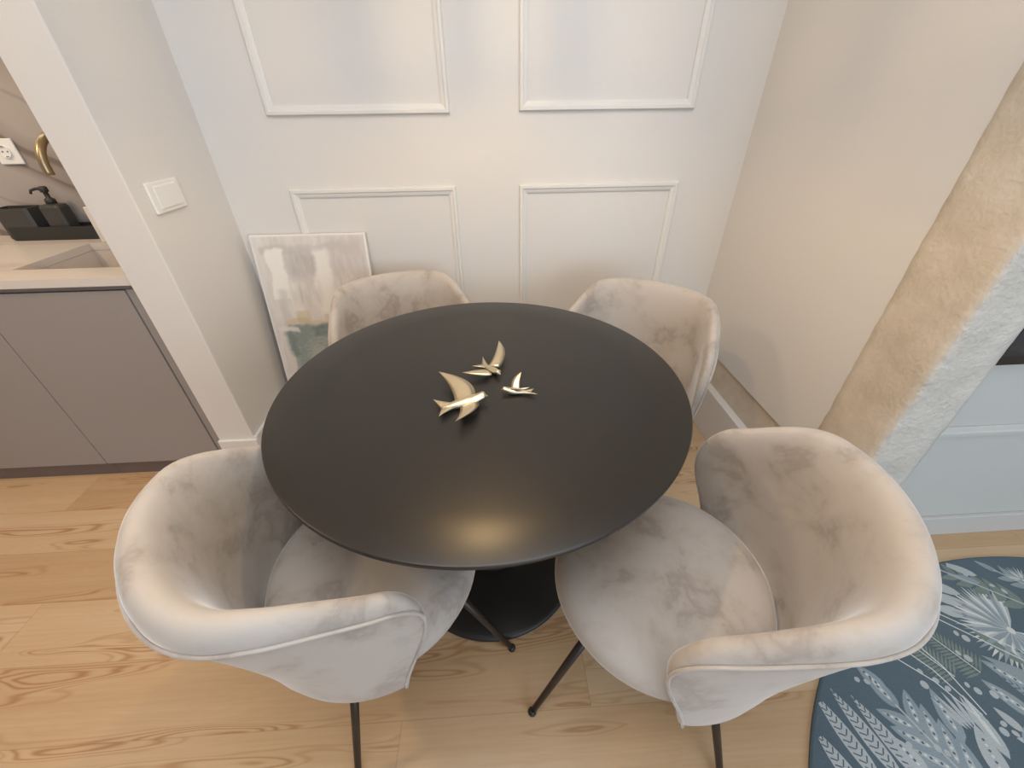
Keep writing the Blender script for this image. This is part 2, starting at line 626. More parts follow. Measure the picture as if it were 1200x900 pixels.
def chamfer_tray(bm, x0, x1, y0, y1, z0, z1, ch, wall, inner=True):
    def ring(i, z, c):
        return [(x0 + i + c, y0 + i, z), (x1 - i - c, y0 + i, z), (x1 - i, y0 + i + c * .6, z), (x1 - i, y1 - i - c * .3, z),
                (x1 - i - c * .5, y1 - i, z), (x0 + i + c * .5, y1 - i, z), (x0 + i, y1 - i - c * .3, z), (x0 + i, y0 + i + c * .6, z)]
    rows = [ring(.003, z0, ch), ring(0, z0 + .004, ch), ring(0, z1, ch)]
    if inner:
        rows += [ring(wall, z1, ch * .8), ring(wall, z0 + wall, ch * .8)]
    grid_surface(bm, rows, close_v=True, cap0=True, cap1=True)


chamfer_tray(bm, dx0, dx1, dy0, dy1, 0, .052, .022, .004)
link('tray', bm, DARKP, cd)
bm = bmesh.new()
chamfer_tray(bm, dx0 + .001, -.045, dy0 + .0015, dy1 - .001, .004, .122, .012, .004)
link('brush_box', bm, DARKQ, cd)
# soap dispenser sits in the caddy
sd = thing('soap_dispenser', 'black pump soap dispenser standing in the caddy', 'soap dispenser', (-1.745, 1.84, .8935))
bm = bmesh.new()
hw, hd = .040, .030


def rrect(hx, hy, r, z, n=5):
    out = []
    for (cx, cy, a0) in ((hx - r, hy - r, 0), (-hx + r, hy - r, pi / 2), (-hx + r, -hy + r, pi), (hx - r, -hy + r, 1.5 * pi)):
        for k in range(n + 1):
            a = a0 + pi / 2 * k / n
            out.append((cx + r * cos(a), cy + r * sin(a), z))
    return out


grid_surface(bm, [rrect(hw - .003, hd - .003, .012, 0), rrect(hw, hd, .014, .004), rrect(hw, hd, .014, .115),
                  rrect(hw - .004, hd - .004, .013, .124), rrect(.016, .016, .012, .128)], close_v=True, cap0=True, cap1=True)
link('bottle', bm, DARKQ, sd, smooth=False)
bm = bmesh.new()
lathe(bm, [(0, .126), (.017, .126), (.017, .142), (.013, .146), (.008, .15), (.008, .168), (.0135, .17), (.0135, .186), (.009, .19), (0, .19)], 20)
tube(bm, [(0, 0, .18), (-.02, -.008, .183), (-.036, -.014, .178), (-.042, -.016, .166)], [.006, .005, .0045, .004], 10)
link('pump', bm, DARKP, sd, smooth=True)
for ch in sd.children:
    ch.location = (-.004, 0, 0)

# white board standing in front of the caddy
wb = boxes('cutting_board', [(-.16, .16, -.006, .006, 0, .132)], BRDM, bevel=.004)
wb.location = (-1.398, 1.748, .8895)
wb.rotation_euler = (radians(-.8), 0, 0)
tag(wb, 'white board standing on the worktop between sink and faucet', 'cutting board')

# wall socket on the splashback
ws = thing('wall_socket', 'white wall socket on the veined kitchen splashback', 'socket', (-1.852, 1.90, 1.199))
boxes('cover_plate', [(-.0435, .0435, -.009, -.0005, -.0435, .0435)], PLAST, ws, bevel=.003)
bm = bmesh.new()
lathe(bm, [(.0, .0005), (.019, .0005), (.0195, .006), (.022, .006), (.022, 0), (0, 0)], 32)
bmesh.ops.rotate(bm, verts=bm.verts[:], cent=(0, 0, 0), matrix=Matrix.Rotation(radians(90), 3, 'X'))
bmesh.ops.translate(bm, verts=bm.verts[:], vec=(0, -.009, 0))
sr = link('socket_ring', bm, PLAST, ws, smooth=False)
bm = bmesh.new()
for sx in (-.0095, .0095):
    lathe(bm, [(0, .001), (.003, .001), (.003, 0), (0, 0)], 12, cx=sx)
for sz in (-.0175, .0175):
    box(bm, -.004, .004, sz - .002, sz + .002, 0, .004)
bmesh.ops.rotate(bm, verts=bm.verts[:], cent=(0, 0, 0), matrix=Matrix.Rotation(radians(90), 3, 'X'))
bmesh.ops.translate(bm, verts=bm.verts[:], vec=(0, -.0096, 0))
link('contact', bm, SLOT, sr)

# light switch on the left wall of the alcove
ls = thing('light_switch', 'white square light switch on the left alcove wall', 'light switch', (XL, 1.429, 1.104))
boxes('cover_plate', [(.0005, .009, -.072, .072, -.043, .043)], PLAST, ls, bevel=.003)
boxes('rocker', [(.009, .0125, -.050, .050, -.031, .031)], PLAST, ls, bevel=.0015)

# television on the blue-grey wall beyond the pillar
tv = thing('television', 'black television on the blue grey wall behind the pillar', 'television', (1.85, .81, 1.05))
boxes('housing', [(-.58, .58, -.005, .019, -.292, .32)], TVM, tv, bevel=.004)
boxes('screen', [(-.572, .572, -.008, -.004, -.262, .312)], TVS, tv)

# ------------------------------------------------------------------ canvas painting leaning in the corner
def brush(u, v):
    """u across, v up in metres from the lower left corner of the 0.463 x 0.92 canvas"""
    V = Vector
    U = u / .463
    def nz(s, k, ax=1, ay=1):
        return noise.noise(V((u * s * ax, v * s * ay, k)))
    def mixc(a, b_, t):
        t = max(0, min(1, t))
        return [x + (y - x) * t for x, y in zip(a, b_)]
    def rect(x0, x1, y0, y1, soft, k):
        du = nz(14, k) * .018 + nz(60, k + 3) * .006
        dv = nz(12, k + 7) * .018 + nz(50, k + 9) * .007
        uu, vv = u + du, v + dv
        return (smoothstep(x0 - soft, x0 + soft, uu) * (1 - smoothstep(x1 - soft, x1 + soft, uu)) *
                smoothstep(y0 - soft, y0 + soft, vv) * (1 - smoothstep(y1 - soft, y1 + soft, vv)))
    c = [226, 221, 214]
    t = .5 + .5 * nz(9, 1, 1.9, .45) + .45 * nz(46, 2, 2, .35)
    c = mixc(c, (208, 200, 194), t)
    c = mixc(c, (196, 188, 182), rect(.03, .43, .845, .878, .006, 12) * .6)
    c = mixc(c, (184, 177, 171), rect(.13, .245, .64, .85, .03, 20) * (.75 + .5 * nz(38, 21, 2, .4)))
    c = mixc(c, (236, 232, 224), rect(.045, .118, .66, .86, .005, 30) * .95)
    c = mixc(c, (233, 228, 218), rect(.235, .305, .60, .86, .010, 40) * .95)
    c = mixc(c, (201, 192, 186), rect(.305, .45, .66, .90, .02, 50) * (.7 + .6 * nz(42, 51, 2.2, .35)))
    c = mixc(c, (234, 228, 218), rect(.10, .40, .585, .74, .03, 60) * (.55 + .6 * nz(40, 61, 2, .4)))
    c = mixc(c, (192, 185, 180), rect(.055, .095, .50, .70, .015, 66) * .45)
    c = mixc(c, (205, 196, 188), rect(.16, .20, .57, .82, .02, 67) * .5)
    c = mixc(c, (211, 196, 172), rect(.055, .36, .540, .566, .004, 70) * .95)
    c = mixc(c, (212, 198, 174), rect(.115, .175, .55, .612, .004, 80) * (.8 + .4 * nz(60, 81)))
    c = mixc(c, (200, 181, 150), rect(.12, .165, .546, .575, .006, 84) * .6)
    c = mixc(c, (212, 197, 172), rect(.235, .36, .555, .588, .004, 90) * .9)
    g = mixc((138, 149, 145), (176, 181, 174), .5 + .9 * nz(11, 5, 1.2, .8) + .5 * nz(45, 6, 1, 2.5) + .3 * nz(90, 8, 2, .6))
    c = mixc(c, g, rect(.06, .43, .06, .545, .005, 100))
    c = mixc(c, (116, 128, 126), rect(.17, .29, .485, .538, .010, 110) * (.7 + .5 * nz(50, 111)))
    c = mixc(c, (106, 118, 114), rect(.055, .085, .40, .51, .012, 115) * .6)
    c = mixc(c, (208, 206, 197), rect(.225, .34, .36, .43, .014, 120) * (.6 + .6 * nz(44, 121)))
    c = mixc(c, (200, 200, 191), rect(.285, .305, .44, .52, .006, 130) * .75)
    c = mixc(c, (226, 220, 213), rect(.03, .11, .515, .536, .004, 140) * .85)
    edge = min(u, .463 - u, .918 - v)
    c = mixc(c, (232, 228, 222), 1 - smoothstep(.004, .010, edge))
    return c


pc = thing('canvas_painting', 'abstract canvas painting leaning against the wall in the corner', 'painting', (-.7385, 1.556, .004))
tilt = math.atan2(1.722 - 1.556, .90)
pc.rotation_euler = (-tilt, 0, 0)
PW, PH, PD = .463, .918, .026
bm = bmesh.new()
nu, nv = 90, 178
cl = bm.loops.layers.color.new('paint')
vv = [[bm.verts.new((-PW / 2 + PW * i / nu, -.0005 + (0 if 0 < i < nu and 0 < j < nv else .0015), PH * j / nv)) for j in range(nv + 1)] for i in range(nu + 1)]
cache = {}
for i in range(nu + 1):
    for j in range(nv + 1):
        c = brush(PW * i / nu, PH * j / nv)
        cache[vv[i][j]] = (c[0] / 255, c[1] / 255, c[2] / 255, 1)
for i in range(nu):
    for j in range(nv):
        f = bm.faces.new((vv[i][j], vv[i + 1][j], vv[i + 1][j + 1], vv[i][j + 1]))
        for l in f.loops:
            l[cl] = cache[l.vert]
pm, nt, b = new_mat('painted_canvas')
at = N(nt, 'ShaderNodeVertexColor', layer_name='paint')
nt.links.new(at.outputs[0], b.inputs['Base Color'])
b.inputs['Roughness'].default_value = .75
wv = N(nt, 'ShaderNodeTexNoise')
wv.inputs['Scale'].default_value = 120
tc = N(nt, 'ShaderNodeTexCoord')
nt.links.new(tc.outputs['Object'], wv.inputs['Vector'])
bp = N(nt, 'ShaderNodeBump')
bp.inputs['Strength'].default_value = .15
bp.inputs['Distance'].default_value = .004
nt.links.new(wv.outputs['Fac'], bp.inputs['Height'])
nt.links.new(bp.outputs[0], b.inputs['Normal'])
link('painted_face', bm, pm, pc)
bm = bmesh.new()
box(bm, -PW / 2, PW / 2, .001, PD, 0, .03)
box(bm, -PW / 2, PW / 2, .001, PD, PH - .03, PH)
box(bm, -PW / 2, -PW / 2 + .03, .001, PD, .03, PH - .03)
box(bm, PW / 2 - .03, PW / 2, .001, PD, .03, PH - .03)
link('stretcher_frame', bm, CANV, pc)

# ------------------------------------------------------------------ dining table
TX, TY = -.0348, .8442
tb = thing('dining_table', 'round satin black pedestal dining table between the four velvet chairs', 'table', (TX, TY, 0))
bm = bmesh.new()
lathe(bm, [(0, .75), (.4, .75), (.496, .75), (.4985, .7492), (.5, .7475), (.5, .742), (.4975, .7385), (.485, .732), (.40, .728), (0, .728)], 160)
o = link('tabletop', bm, TOPM, tb, smooth=True)
o.data.set_sharp_from_angle(angle=radians(25))
bm = bmesh.new()
lathe(bm, [(0, .728), (.13, .728), (.13, .720), (.055, .715), (.042, .68), (.038, .5), (.04, .25), (.05, .12), (.075, .05), (.09, .034), (0, .034)], 64)
link('pedestal', bm, BLACK, tb, smooth=True)
bm = bmesh.new()
lathe(bm, [(0, .037), (.09, .036), (.2, .026), (.277, .016), (.287, .012), (.291, .007), (.290, 0), (0, 0)], 120)
link('base', bm, BLACK, tb, smooth=True)

# ------------------------------------------------------------------ chairs
PHT, PHB = 88.0, 70.0            # arm front edge: further forward at the top than at the foot


def bez(p0, p1, p2, p3, t):
    u = 1 - t
    return tuple(u ** 3 * a + 3 * u * u * t * b_ + 3 * u * t * t * c + t ** 3 * d for a, b_, c, d in zip(p0, p1, p2, p3))


def shell_section(s):
    """closed cross-section at parameter s (0 = middle of the back, 1 = arm front). list of (phi, r, z), index of the piping"""
    a = abs(s)
    pt = PHT * a
    h = .787 - .100 * smoothstep(.42, .95, a)
    zb = .40
    e = 1.0
    q = max(0.0, (a - .81) / .19)
    e = max(0.0, 1 - q ** 2.3) ** (1 / 2.3)
    h = .47 + (h - .47) * (.05 + .95 * e)
    s2 = smoothstep(0, 1, sin(radians(min(pt, 90))) ** 2.2)
    ro = .342 - .060 * s2
    rb = .268 - .006 * s2
    slim = 1 - smoothstep(.05, .95, a)
    t = (.042 + .028 * slim) * (.30 + .70 * e)        # full thickness at the rim
    drop = (.031 + .018 * slim) * (.4 + .6 * e)       # apex down to the piping

    def ro_at(z):
        w = max(0, min(1, (z - .40) / (.74 - .40)))
        return rb + (ro - rb) * (.35 * w + .65 * w ** 1.6)
    zp = h - drop
    rp = ro_at(zp)
    pr = [(.190, .318), (.226, .325), (.249, .341), (.261, .366)]
    for k in range(9):
        z = .40 + (zp - .40) * k / 8
        pr.append((ro_at(z), z))
    ip = len(pr) - 1
    rc = rp - t * .42
    for k in range(1, 6):                               # outer quarter of the roll
        an = pi / 2 * k / 5
        pr.append((rc + (rp - rc) * cos(an), zp + drop * sin(an)))
    rs = min(.252, rp - t * .8)
    zs = .43
    for k in range(1, 14):                              # soft inner face, leaning back
        pr.append(bez((rc, h), (rc - t * .75, h), (rs + (rc - rs) * .30, zs + (h - zs) * .52), (rs, zs), k / 13))
    pr += [(rs - .012, .40), (.19, .345)]
    out = []
    for r, z in pr:
        w = smoothstep(.34, .62, z)
        out.append((math.copysign((PHB + (PHT - PHB) * w) * a, s), r, z))
    return out, ip


def chair_meshes():
    root = bpy.data.objects.new('dining_chair', None)
    C.objects.link(root)
    # shell
    rows, pipe = [], []
    ss = [-.80 + 1.60 * k / 56 for k in range(57)]
    ends = [.80 + .20 * (1 - (1 - k / 24) ** 1.7) for k in range(1, 25)]
    ss = [-v for v in ends[::-1]] + ss + ends
    for s_ in ss:
        secs, ip = shell_section(s_)
        rows.append([(r * sin(radians(f)), -r * cos(radians(f)), z) for f, r, z in secs])
        f, r, z = secs[ip]
        pipe.append(((r + .002) * sin(radians(f)), -(r + .002) * cos(radians(f)), z))
    # piping turns down the arm fronts
    for sg in (-1, 1):
        secs, ip = shell_section(sg * 1.0)
        down = [((r + .002) * sin(radians(f)), -(r + .002) * cos(radians(f)), z) for f, r, z in secs[3:ip]]
        pipe = (down + pipe) if sg < 0 else (pipe + down[::-1])
    bm = bmesh.new()
    grid_surface(bm, rows, close_v=True, cap0=True, cap1=True)
    o = link('backrest_shell', bm, VELVET, root, smooth=True)
    bm = bmesh.new()
    tube(bm, pipe, .0032, 8)
    link('piping', bm, VELVET, o, smooth=True)
    # seat
    bm = bmesh.new()
    prof = [(0, .476), (.08, .4755), (.14, .473), (.185, .467), (.214, .456), (.231, .440), (.239, .42), (.239, .40), (.231, .378),
            (.21, .352), (.17, .332), (.10, .324), (0, .324)]
    rings = lathe(bm, prof, 72)
    for v in bm.verts:
        if v.co.y > 0:
            v.co.y *= 1.015
    link('seat', bm, VELVET, root, smooth=True)
    # legs
    for k, (ang, sp) in enumerate(((50, .325), (-50, .325), (144, .30), (-144, .30))):
        a = radians(90 - ang)
        d = Vector((cos(a), sin(a), 0))
        top, ft = d * .16 + Vector((0, 0, .352)), d * sp + Vector((0, 0, .012))
        bm = bmesh.new()
        tube(bm, [top, ft], [.0115, .0075], 14)
        lg = link('leg', bm, LEGM, root, smooth=True)
        bm = bmesh.new()
        bmesh.ops.create_uvsphere(bm, u_segments=14, v_segments=8, radius=.0115)
        bmesh.ops.translate(bm, verts=bm.verts[:], vec=ft)
        for v in bm.verts:
            v.co.z = max(v.co.z, 0.0005)
        link('foot_cap', bm, BLACK, lg, smooth=True)
    return root


proto = chair_meshes()


def copy_tree(o, parent=None):
    c = o.copy()
    C.objects.link(c)
    if parent is not None:
        c.parent = parent
    for ch in o.children:
        copy_tree(ch, c)
    return c


CHAIRS = [
    ((-.308, .570), 43, 'greige velvet tub chair at the near left of the black table, beside bare floor'),
    ((.362, .495), 151.5, 'greige velvet tub chair at the near right, its back beside the patterned rug'),
    ((-.29, 1.285), -68, 'greige velvet tub chair behind the table, in front of the leaning painting'),
    ((.428, 1.138), -128, 'greige velvet tub chair behind the table, beside the bare stone strip'),
]
for i, ((x, y), face, lab) in enumerate(CHAIRS):
    o = proto if i == 0 else copy_tree(proto)
    o.location = (x, y, 0)
    o.rotation_euler = (0, 0, radians(face - 90))
    o['label'] = lab
    o['category'] = 'chair'
    o['group'] = 'velvet dining chairs around the table'


# ------------------------------------------------------------------ gold swallows
def plate(bm, outline, thick):
    """outline: list of (lead, trail) point pairs from root to tip, 3D; makes a lens-section blade"""
    rows = []
    for a, b_, th in outline:
        a, b_ = Vector(a), Vector(b_)
        m = (a + b_) / 2
        up = Vector((0, 0, th))
        rows.append([a, a * .7 + b_ * .3 + up, m + up * .9, a * .2 + b_ * .8 + up * .4, b_, a * .2 + b_ * .8 - up * .3, m - up * .5, a * .7 + b_ * .3 - up * .6])
    grid_surface(bm, rows, close_v=True, cap0=True, cap1=True)


def blade(root_l, root_t, tip, bow_l, bow_t, th=.004, n=12):
    """swept wing from root chord to tip with curved leading and trailing edges"""
    L, T, P = Vector(root_l), Vector(root_t), Vector(tip)
    bl, bt = Vector(bow_l), Vector(bow_t)
    out = []
    for k in range(n + 1):
        q = k / n
        le = (1 - q) ** 2 * L + 2 * q * (1 - q) * bl + q * q * P
        te = (1 - q) ** 2 * T + 2 * q * (1 - q) * bt + q * q * P
        if k == n:
            te = P + (T - L) * .01
        out.append((le, te, th * (1 - q * .85)))
    return out


def swallow(label, beak, tail_notch, tips, wings, zt):
    """world XY landmarks (metres) on the tabletop"""
    bx, ntx = Vector((*beak, 0)), Vector((*tail_notch, 0))
    ax = (bx - ntx)
    Ln = ax.length
    f = ax.normalized()
    s = Vector((-f.y, f.x, 0))
    base = ntx + ax * .5
    root = thing('swallow_figurine', label, 'figurine', (base.x, base.y, zt), 0, 'gold swallows on the black table')
    k = Ln / .10
    # body: along f from notch to beak
    stations = [(-.50, .0035, .0030, .008), (-.38, .006, .0045, .009), (-.2, .0105, .0075, .0105), (0, .0135, .0100, .0112), (.16, .0140, .0105, .0122),
                (.27, .0115, .0095, .0150), (.33, .0098, .0090, .0170), (.38, .0100, .0095, .0182), (.42, .0085, .0085, .0180), (.45, .0050, .0050, .0165), (.46, .0028, .0030, .016)]
    bm = bmesh.new()
    rows = []
    for (q, w, h, z) in stations:
        c = f * (q * Ln) + Vector((0, 0, z * k))
        rows.append([c + s * (w * k * cos(2 * pi * j / 16)) + Vector((0, 0, h * k * sin(2 * pi * j / 16))) for j in range(16)])
    grid_surface(bm, rows, close_v=True, cap0=True, cap1=True)
    bd = link('body', bm, GOLD, root, smooth=True)
    bm = bmesh.new()
    tube(bm, [f * (.445 * Ln) + Vector((0, 0, .0163 * k)), f * (.475 * Ln) + Vector((0, 0, .0155 * k)), f * (.5 * Ln) + Vector((0, 0, .0145 * k))], [.0032 * k, .002 * k, .0005], 8)
    link('beak', bm, GOLD, bd, smooth=True)
    # forked tail
    bm = bmesh.new()
    r0 = f * (-.22 * Ln) + Vector((0, 0, .0095 * k))
    nt_ = f * (-.5 * Ln) + Vector((0, 0, .008 * k))
    for tp, sg in zip(tips, (1, -1)):
        P = Vector((*tp, 0)) - base + Vector((0, 0, .012 * k))
        P.z = .012 * k
        side = (P - nt_).dot(s)
        sg = 1 if side > 0 else -1
        L = r0 + s * sg * .0095 * k
        plate(bm, blade(L, nt_ - s * sg * .002 * k, P, L * .55 + P * .45 - s * sg * .0035 * k, nt_ * .6 + P * .4 - s * sg * .001 * k, .0028 * k, 8), 0)
    link('tail', bm, GOLD, root, smooth=True)
    for (tip, rf, rr, bl, bt, z0, z1) in wings:
        def P3(q, z):
            v = Vector((*q, 0)) - base
            v.z = z
            return v
        bm = bmesh.new()
        plate(bm, blade(P3(rf, z0), P3(rr, z0 - .002), P3(tip, z1), P3(bl, (z0 + z1) / 2 + .002), P3(bt, (z0 + z1) / 2), .0042 * k, 14), 0)
        link('wing', bm, GOLD, root, smooth=True)
    return root


ZT = .7502
swallow('largest gold swallow figurine, front left of the three on the table', (-.019, .757), (-.126, .727), ((-.147, .757), (-.128, .693)),
        (((-.141, .849), (-.050, .757), (-.096, .742), (-.042, .822), (-.100, .790), .014, .030),
         ((-.088, .657), (-.042, .742), (-.084, .730), (-.028, .705), (-.078, .688), .014, .028)), ZT)
swallow('gold swallow figurine farthest back on the table, one wing raised high', (.013, .853), (-.034, .914), ((-.061, .903), (-.033, .951)),
        (((.013, .990), (.012, .888), (-.020, .898), (.044, .945), (-.002, .905), .012, .034),
         ((-.083, .860), (-.008, .852), (-.024, .882), (-.040, .838), (-.036, .880), .012, .018)), ZT)
swallow('smallest gold swallow figurine, at the right, facing left', (.011, .787), (.083, .779), ((.091, .790), (.097, .766)),
        (((.064, .826), (.036, .790), (.058, .788), (.036, .818), (.056, .800), .012, .034),
         ((.080, .774), (.032, .781), (.050, .774), (.052, .774), (.060, .768), .016, .024)), ZT)

# ------------------------------------------------------------------ round rug with a botanical print
RC, RR = (1.66, -.438), 1.158
SLATE = simple('rug_slate', rgb(86, 102, 112), .95, bump=.3, bscale=300, var=.12, vscale=6)
PALE = simple('rug_pale_leaf', rgb(176, 182, 184), .95, bump=.3, bscale=300, var=.10, vscale=20)
MID = simple('rug_mid_leaf', rgb(140, 153, 160), .95, bump=.3, bscale=300, var=.12, vscale=16)
GREEN = simple('rug_grey_green', rgb(118, 132, 126), .95, bump=.3, bscale=300, var=.1, vscale=16)
WHITE = simple('rug_white', rgb(206, 210, 206), .95, bump=.3, bscale=300)
RUGM = [SLATE, PALE, MID, GREEN, WHITE]
bm = bmesh.new()
lathe(bm, [(0, .0085), (RR - .006, .0085), (RR - .001, .0065), (RR, .004), (RR, 0), (0, 0)], 160, cx=RC[0], cy=RC[1])
LAY = [.0087]


def inside(x, y, m=.004):
    return (x - RC[0]) ** 2 + (y - RC[1]) ** 2 < (RR - m) ** 2


def poly(pts, mi, z):
    # every piece of the print lies a hair above the one before it
    LAY[0] += 2.0e-7
    z = LAY[0] + (z - .0089) * .35
    if not all(inside(*q) for q in pts):
        return
    f = bm.faces.new([bm.verts.new((q[0], q[1], z)) for q in pts])
    f.material_index = mi


def leaf(x0, y0, x1, y1, w, mi, z, bend=0.0, n=9, peak=.45):
    """lance leaf as a strip of quads"""
    dx, dy = x1 - x0, y1 - y0
    L = sqrt(dx * dx + dy * dy)
    ux, uy = dx / L, dy / L
    px, py = -uy, ux
    def ctr(q):
        o = bend * 4 * q * (1 - q)
        return x0 + dx * q + px * o, y0 + dy * q + py * o
    def wid(q):
        return w * .5 * (sin(pi * q ** (.75 if peak < .5 else 1.2))) ** .8 if 0 < q < 1 else .0003
    for k in range(n):
        a, b_ = k / n, (k + 1) / n
        c0, c1 = ctr(a), ctr(b_)
        w0, w1 = wid(a), wid(b_)
        poly([(c0[0] + px * w0, c0[1] + py * w0), (c0[0] - px * w0, c0[1] - py * w0),
              (c1[0] - px * w1, c1[1] - py * w1), (c1[0] + px * w1, c1[1] + py * w1)], mi, z)
    return ctr, wid, (ux, uy), (px, py)


def stem(pts, w, mi, z):
    for (a, b_) in zip(pts, pts[1:]):
        dx, dy = b_[0] - a[0], b_[1] - a[1]
        L = sqrt(dx * dx + dy * dy) or 1
        px, py = -dy / L * w / 2, dx / L * w / 2
        poly([(a[0] + px, a[1] + py), (a[0] - px, a[1] - py), (b_[0] - px, b_[1] - py), (b_[0] + px, b_[1] + py)], mi, z)


def dot(x, y, r, mi, z, sq=1.0, ang=0):
    poly([(x + r * cos(t * pi / 5) * cos(ang) - r * sq * sin(t * pi / 5) * sin(ang),
           y + r * cos(t * pi / 5) * sin(ang) + r * sq * sin(t * pi / 5) * cos(ang)) for t in range(10)], mi, z)


def fern_leaf(x0, y0, x1, y1, w, mi=1, vein=0, z=.0092):
    ctr, wid, u, pp = leaf(x0, y0, x1, y1, w, mi, z)
    L = sqrt((x1 - x0) ** 2 + (y1 - y0) ** 2)
    n = max(5, int(L / .013))
    for k in range(1, n):
        q = k / n
        c = ctr(q)
        ww = wid(q) * .72
        for sg in (1, -1):
            e = (c[0] + pp[0] * ww * sg + u[0] * .010, c[1] + pp[1] * ww * sg + u[1] * .010)
            stem([(c[0] + pp[0] * .001 * sg, c[1] + pp[1] * .001 * sg), e], .0030, vein, z + .0003)


def seed_leaf(x0, y0, x1, y1, w, mi=2, z=.0092):
    ctr, wid, u, pp = leaf(x0, y0, x1, y1, w, mi, z)
    leaf(x0 + (x1 - x0) * .18, y0 + (y1 - y0) * .18, x0 + (x1 - x0) * .86, y0 + (y1 - y0) * .86, w * .30, 1, z + .0003)
    for k in range(3, 9):
        c = ctr(k / 11)
        dot(c[0], c[1], .0032, 4 if k % 2 else 0, z + .0006)


def branch(x0, y0, x1, y1, nl, ll, w, mi=2, seeds=True, z=.0092):
    dx, dy = x1 - x0, y1 - y0
    L = sqrt(dx * dx + dy * dy)
    ux, uy = dx / L, dy / L
    stem([(x0, y0), (x1, y1)], .005, 1, z + .0008)
    for k in range(nl):
        q = .12 + .8 * k / nl
        bx, by = x0 + dx * q, y0 + dy * q
        sc = 1 - .35 * q
        for sg in (1, -1):
            a = math.atan2(uy, ux) + sg * radians(38)
            ex, ey = bx + cos(a) * ll * sc, by + sin(a) * ll * sc
            (seed_leaf if seeds else leaf)(bx, by, ex, ey, w * sc, mi, z=z + .0001 * (k % 3)) if seeds else leaf(bx, by, ex, ey, w * sc, mi, z + .0001 * (k % 3))
    (seed_leaf(x1 - ux * .01, y1 - uy * .01, x1 + ux * ll * .7, y1 + uy * ll * .7, w * .8, mi, z=z) if seeds
     else leaf(x1 - ux * .01, y1 - uy * .01, x1 + ux * ll * .7, y1 + uy * ll * .7, w * .8, mi, z))


def dandelion(x, y, r, a0, a1, n, z=.0094):
    for k in range(n):
        a = radians(a0 + (a1 - a0) * k / (n - 1))
        rr = r * (.86 + .14 * random.random())
        leaf(x + cos(a) * .006, y + sin(a) * .006, x + cos(a) * rr, y + sin(a) * rr, r * .085, (1, 4, 1, 2)[k % 4], z + .0001 * (k % 4), n=4)
    dot(x, y, r * .07, 4, z + .0009)


def feather(x0, y0, x1, y1, w, mi=3, z=.0092):
    dx, dy = x1 - x0, y1 - y0
    L = sqrt(dx * dx + dy * dy)
    ux, uy = dx / L, dy / L
    px, py = -uy, ux
    n = int(L / .008)
    for k in range(n):
        q = k / n
        hw = w * .5 * (1 - q) ** .6
        bx, by = x0 + dx * q, y0 + dy * q
        for sg in (1, -1):
            leaf(bx, by, bx + ux * .016 + px * sg * hw, by + uy * .016 + py * sg * hw, .0065, mi, z + .0001 * (k % 2), n=3)
    stem([(x0, y0), (x1, y1)], .0028, 4, z + .0006)


# print that shows in the photo
for (tx, ty, bx, by) in ((.822, .372, .865, .19), (.874, .380, .918, .19), (.918, .362, .972, .17), (.772, .30, .815, .15)):
    fern_leaf(bx, by, tx, ty, .040)
branch(1.090, .13, 1.02, .335, 4, .125, .052)
seed_leaf(1.125, .25, 1.142, .365, .042)
seed_leaf(1.02, .36, .985, .43, .04)
leaf(1.205, .215, 1.215, .345, .035, 1, .0094)
leaf(1.208, .24, 1.213, .33, .012, 4, .0097)
for k in range(5):
    leaf(1.16 + .008 * k, .275, 1.125 + .02 * k, .355 - .006 * abs(k - 2), .012, 1, .0093, n=5)
dandelion(1.515, .487, .150, 50, 335, 54)
feather(1.235, .385, 1.165, .50, .105)
feather(1.315, .39, 1.245, .52, .105)
for (a, b_) in (((1.19, .50), (1.236, .30)), ((1.13, .49), (1.225, .30)), ((1.10, .45), (1.215, .285)), ((1.34, .55), (1.60, .30)), ((1.33, .53), (1.58, .27))):
    mx_, my_ = (a[0] + b_[0]) / 2 + .012, (a[1] + b_[1]) / 2 + .01
    stem([a, (mx_, my_), b_], .0035, 4, .0098)
for (x0, y0, x1, y1) in ((1.47, .60, 1.37, .66), (1.45, .57, 1.36, .61), (1.42, .54, 1.35, .565)):
    leaf(x0, y0, x1, y1, .036, 1, .0093)
branch(1.66, .54, 1.47, .69, 5, .075, .028, 3, False)
branch(1.80, .52, 1.66, .67, 5, .07, .026, 2, False)
dandelion(1.72, .63, .05, 0, 180, 16)
leaf(1.52, .30, 1.36, .43, .04, 2, .0092)
fern_leaf(1.46, .24, 1.36, .38, .036, 2)
branch(1.36, .12, 1.29, .27, 4, .07, .03, 1, False)
leaf(1.28, .20, 1.33, .28, .06, 2, .0092)
seed_leaf(1.36, .28, 1.30, .375, .04)
seed_leaf(1.42, .34, 1.345, .42, .038)
seed_leaf(.985, .20, .955, .275, .042, 1)
seed_leaf(1.155, .17, 1.185, .285, .048, 1)
leaf(1.46, .40, 1.40, .50, .03, 3, .0092)
fern_leaf(1.60, .34, 1.47, .44, .04, 2)
fern_leaf(1.40, .70, 1.34, .605, .035, 2)
leaf(1.585, .655, 1.50, .71, .028, 1, .0092)
leaf(1.57, .63, 1.49, .665, .026, 2, .0092)
for (x, y) in ((1.151, .403), (1.135, .372), (1.175, .38), (1.19, .36), (.962, .395), (.985, .388), (1.30, .44), (1.315, .425), (1.345, .49), (1.36, .475),
               (1.35, .62), (1.37, .60), (1.25, .365), (1.265, .35), (1.05, .245), (1.065, .235), (1.30, .34), (1.315, .35), (1.32, .33), (1.42, .70), (1.43, .685),
               (1.22, .29), (.965, .25), (.985, .255), (1.245, .265), (1.26, .28), (1.27, .26), (1.60, .62), (1.62, .60), (1.55, .66)):
    dot(x, y, random.uniform(.007, .0105), 1, .0093, random.uniform(.7, 1), random.random() * 3)
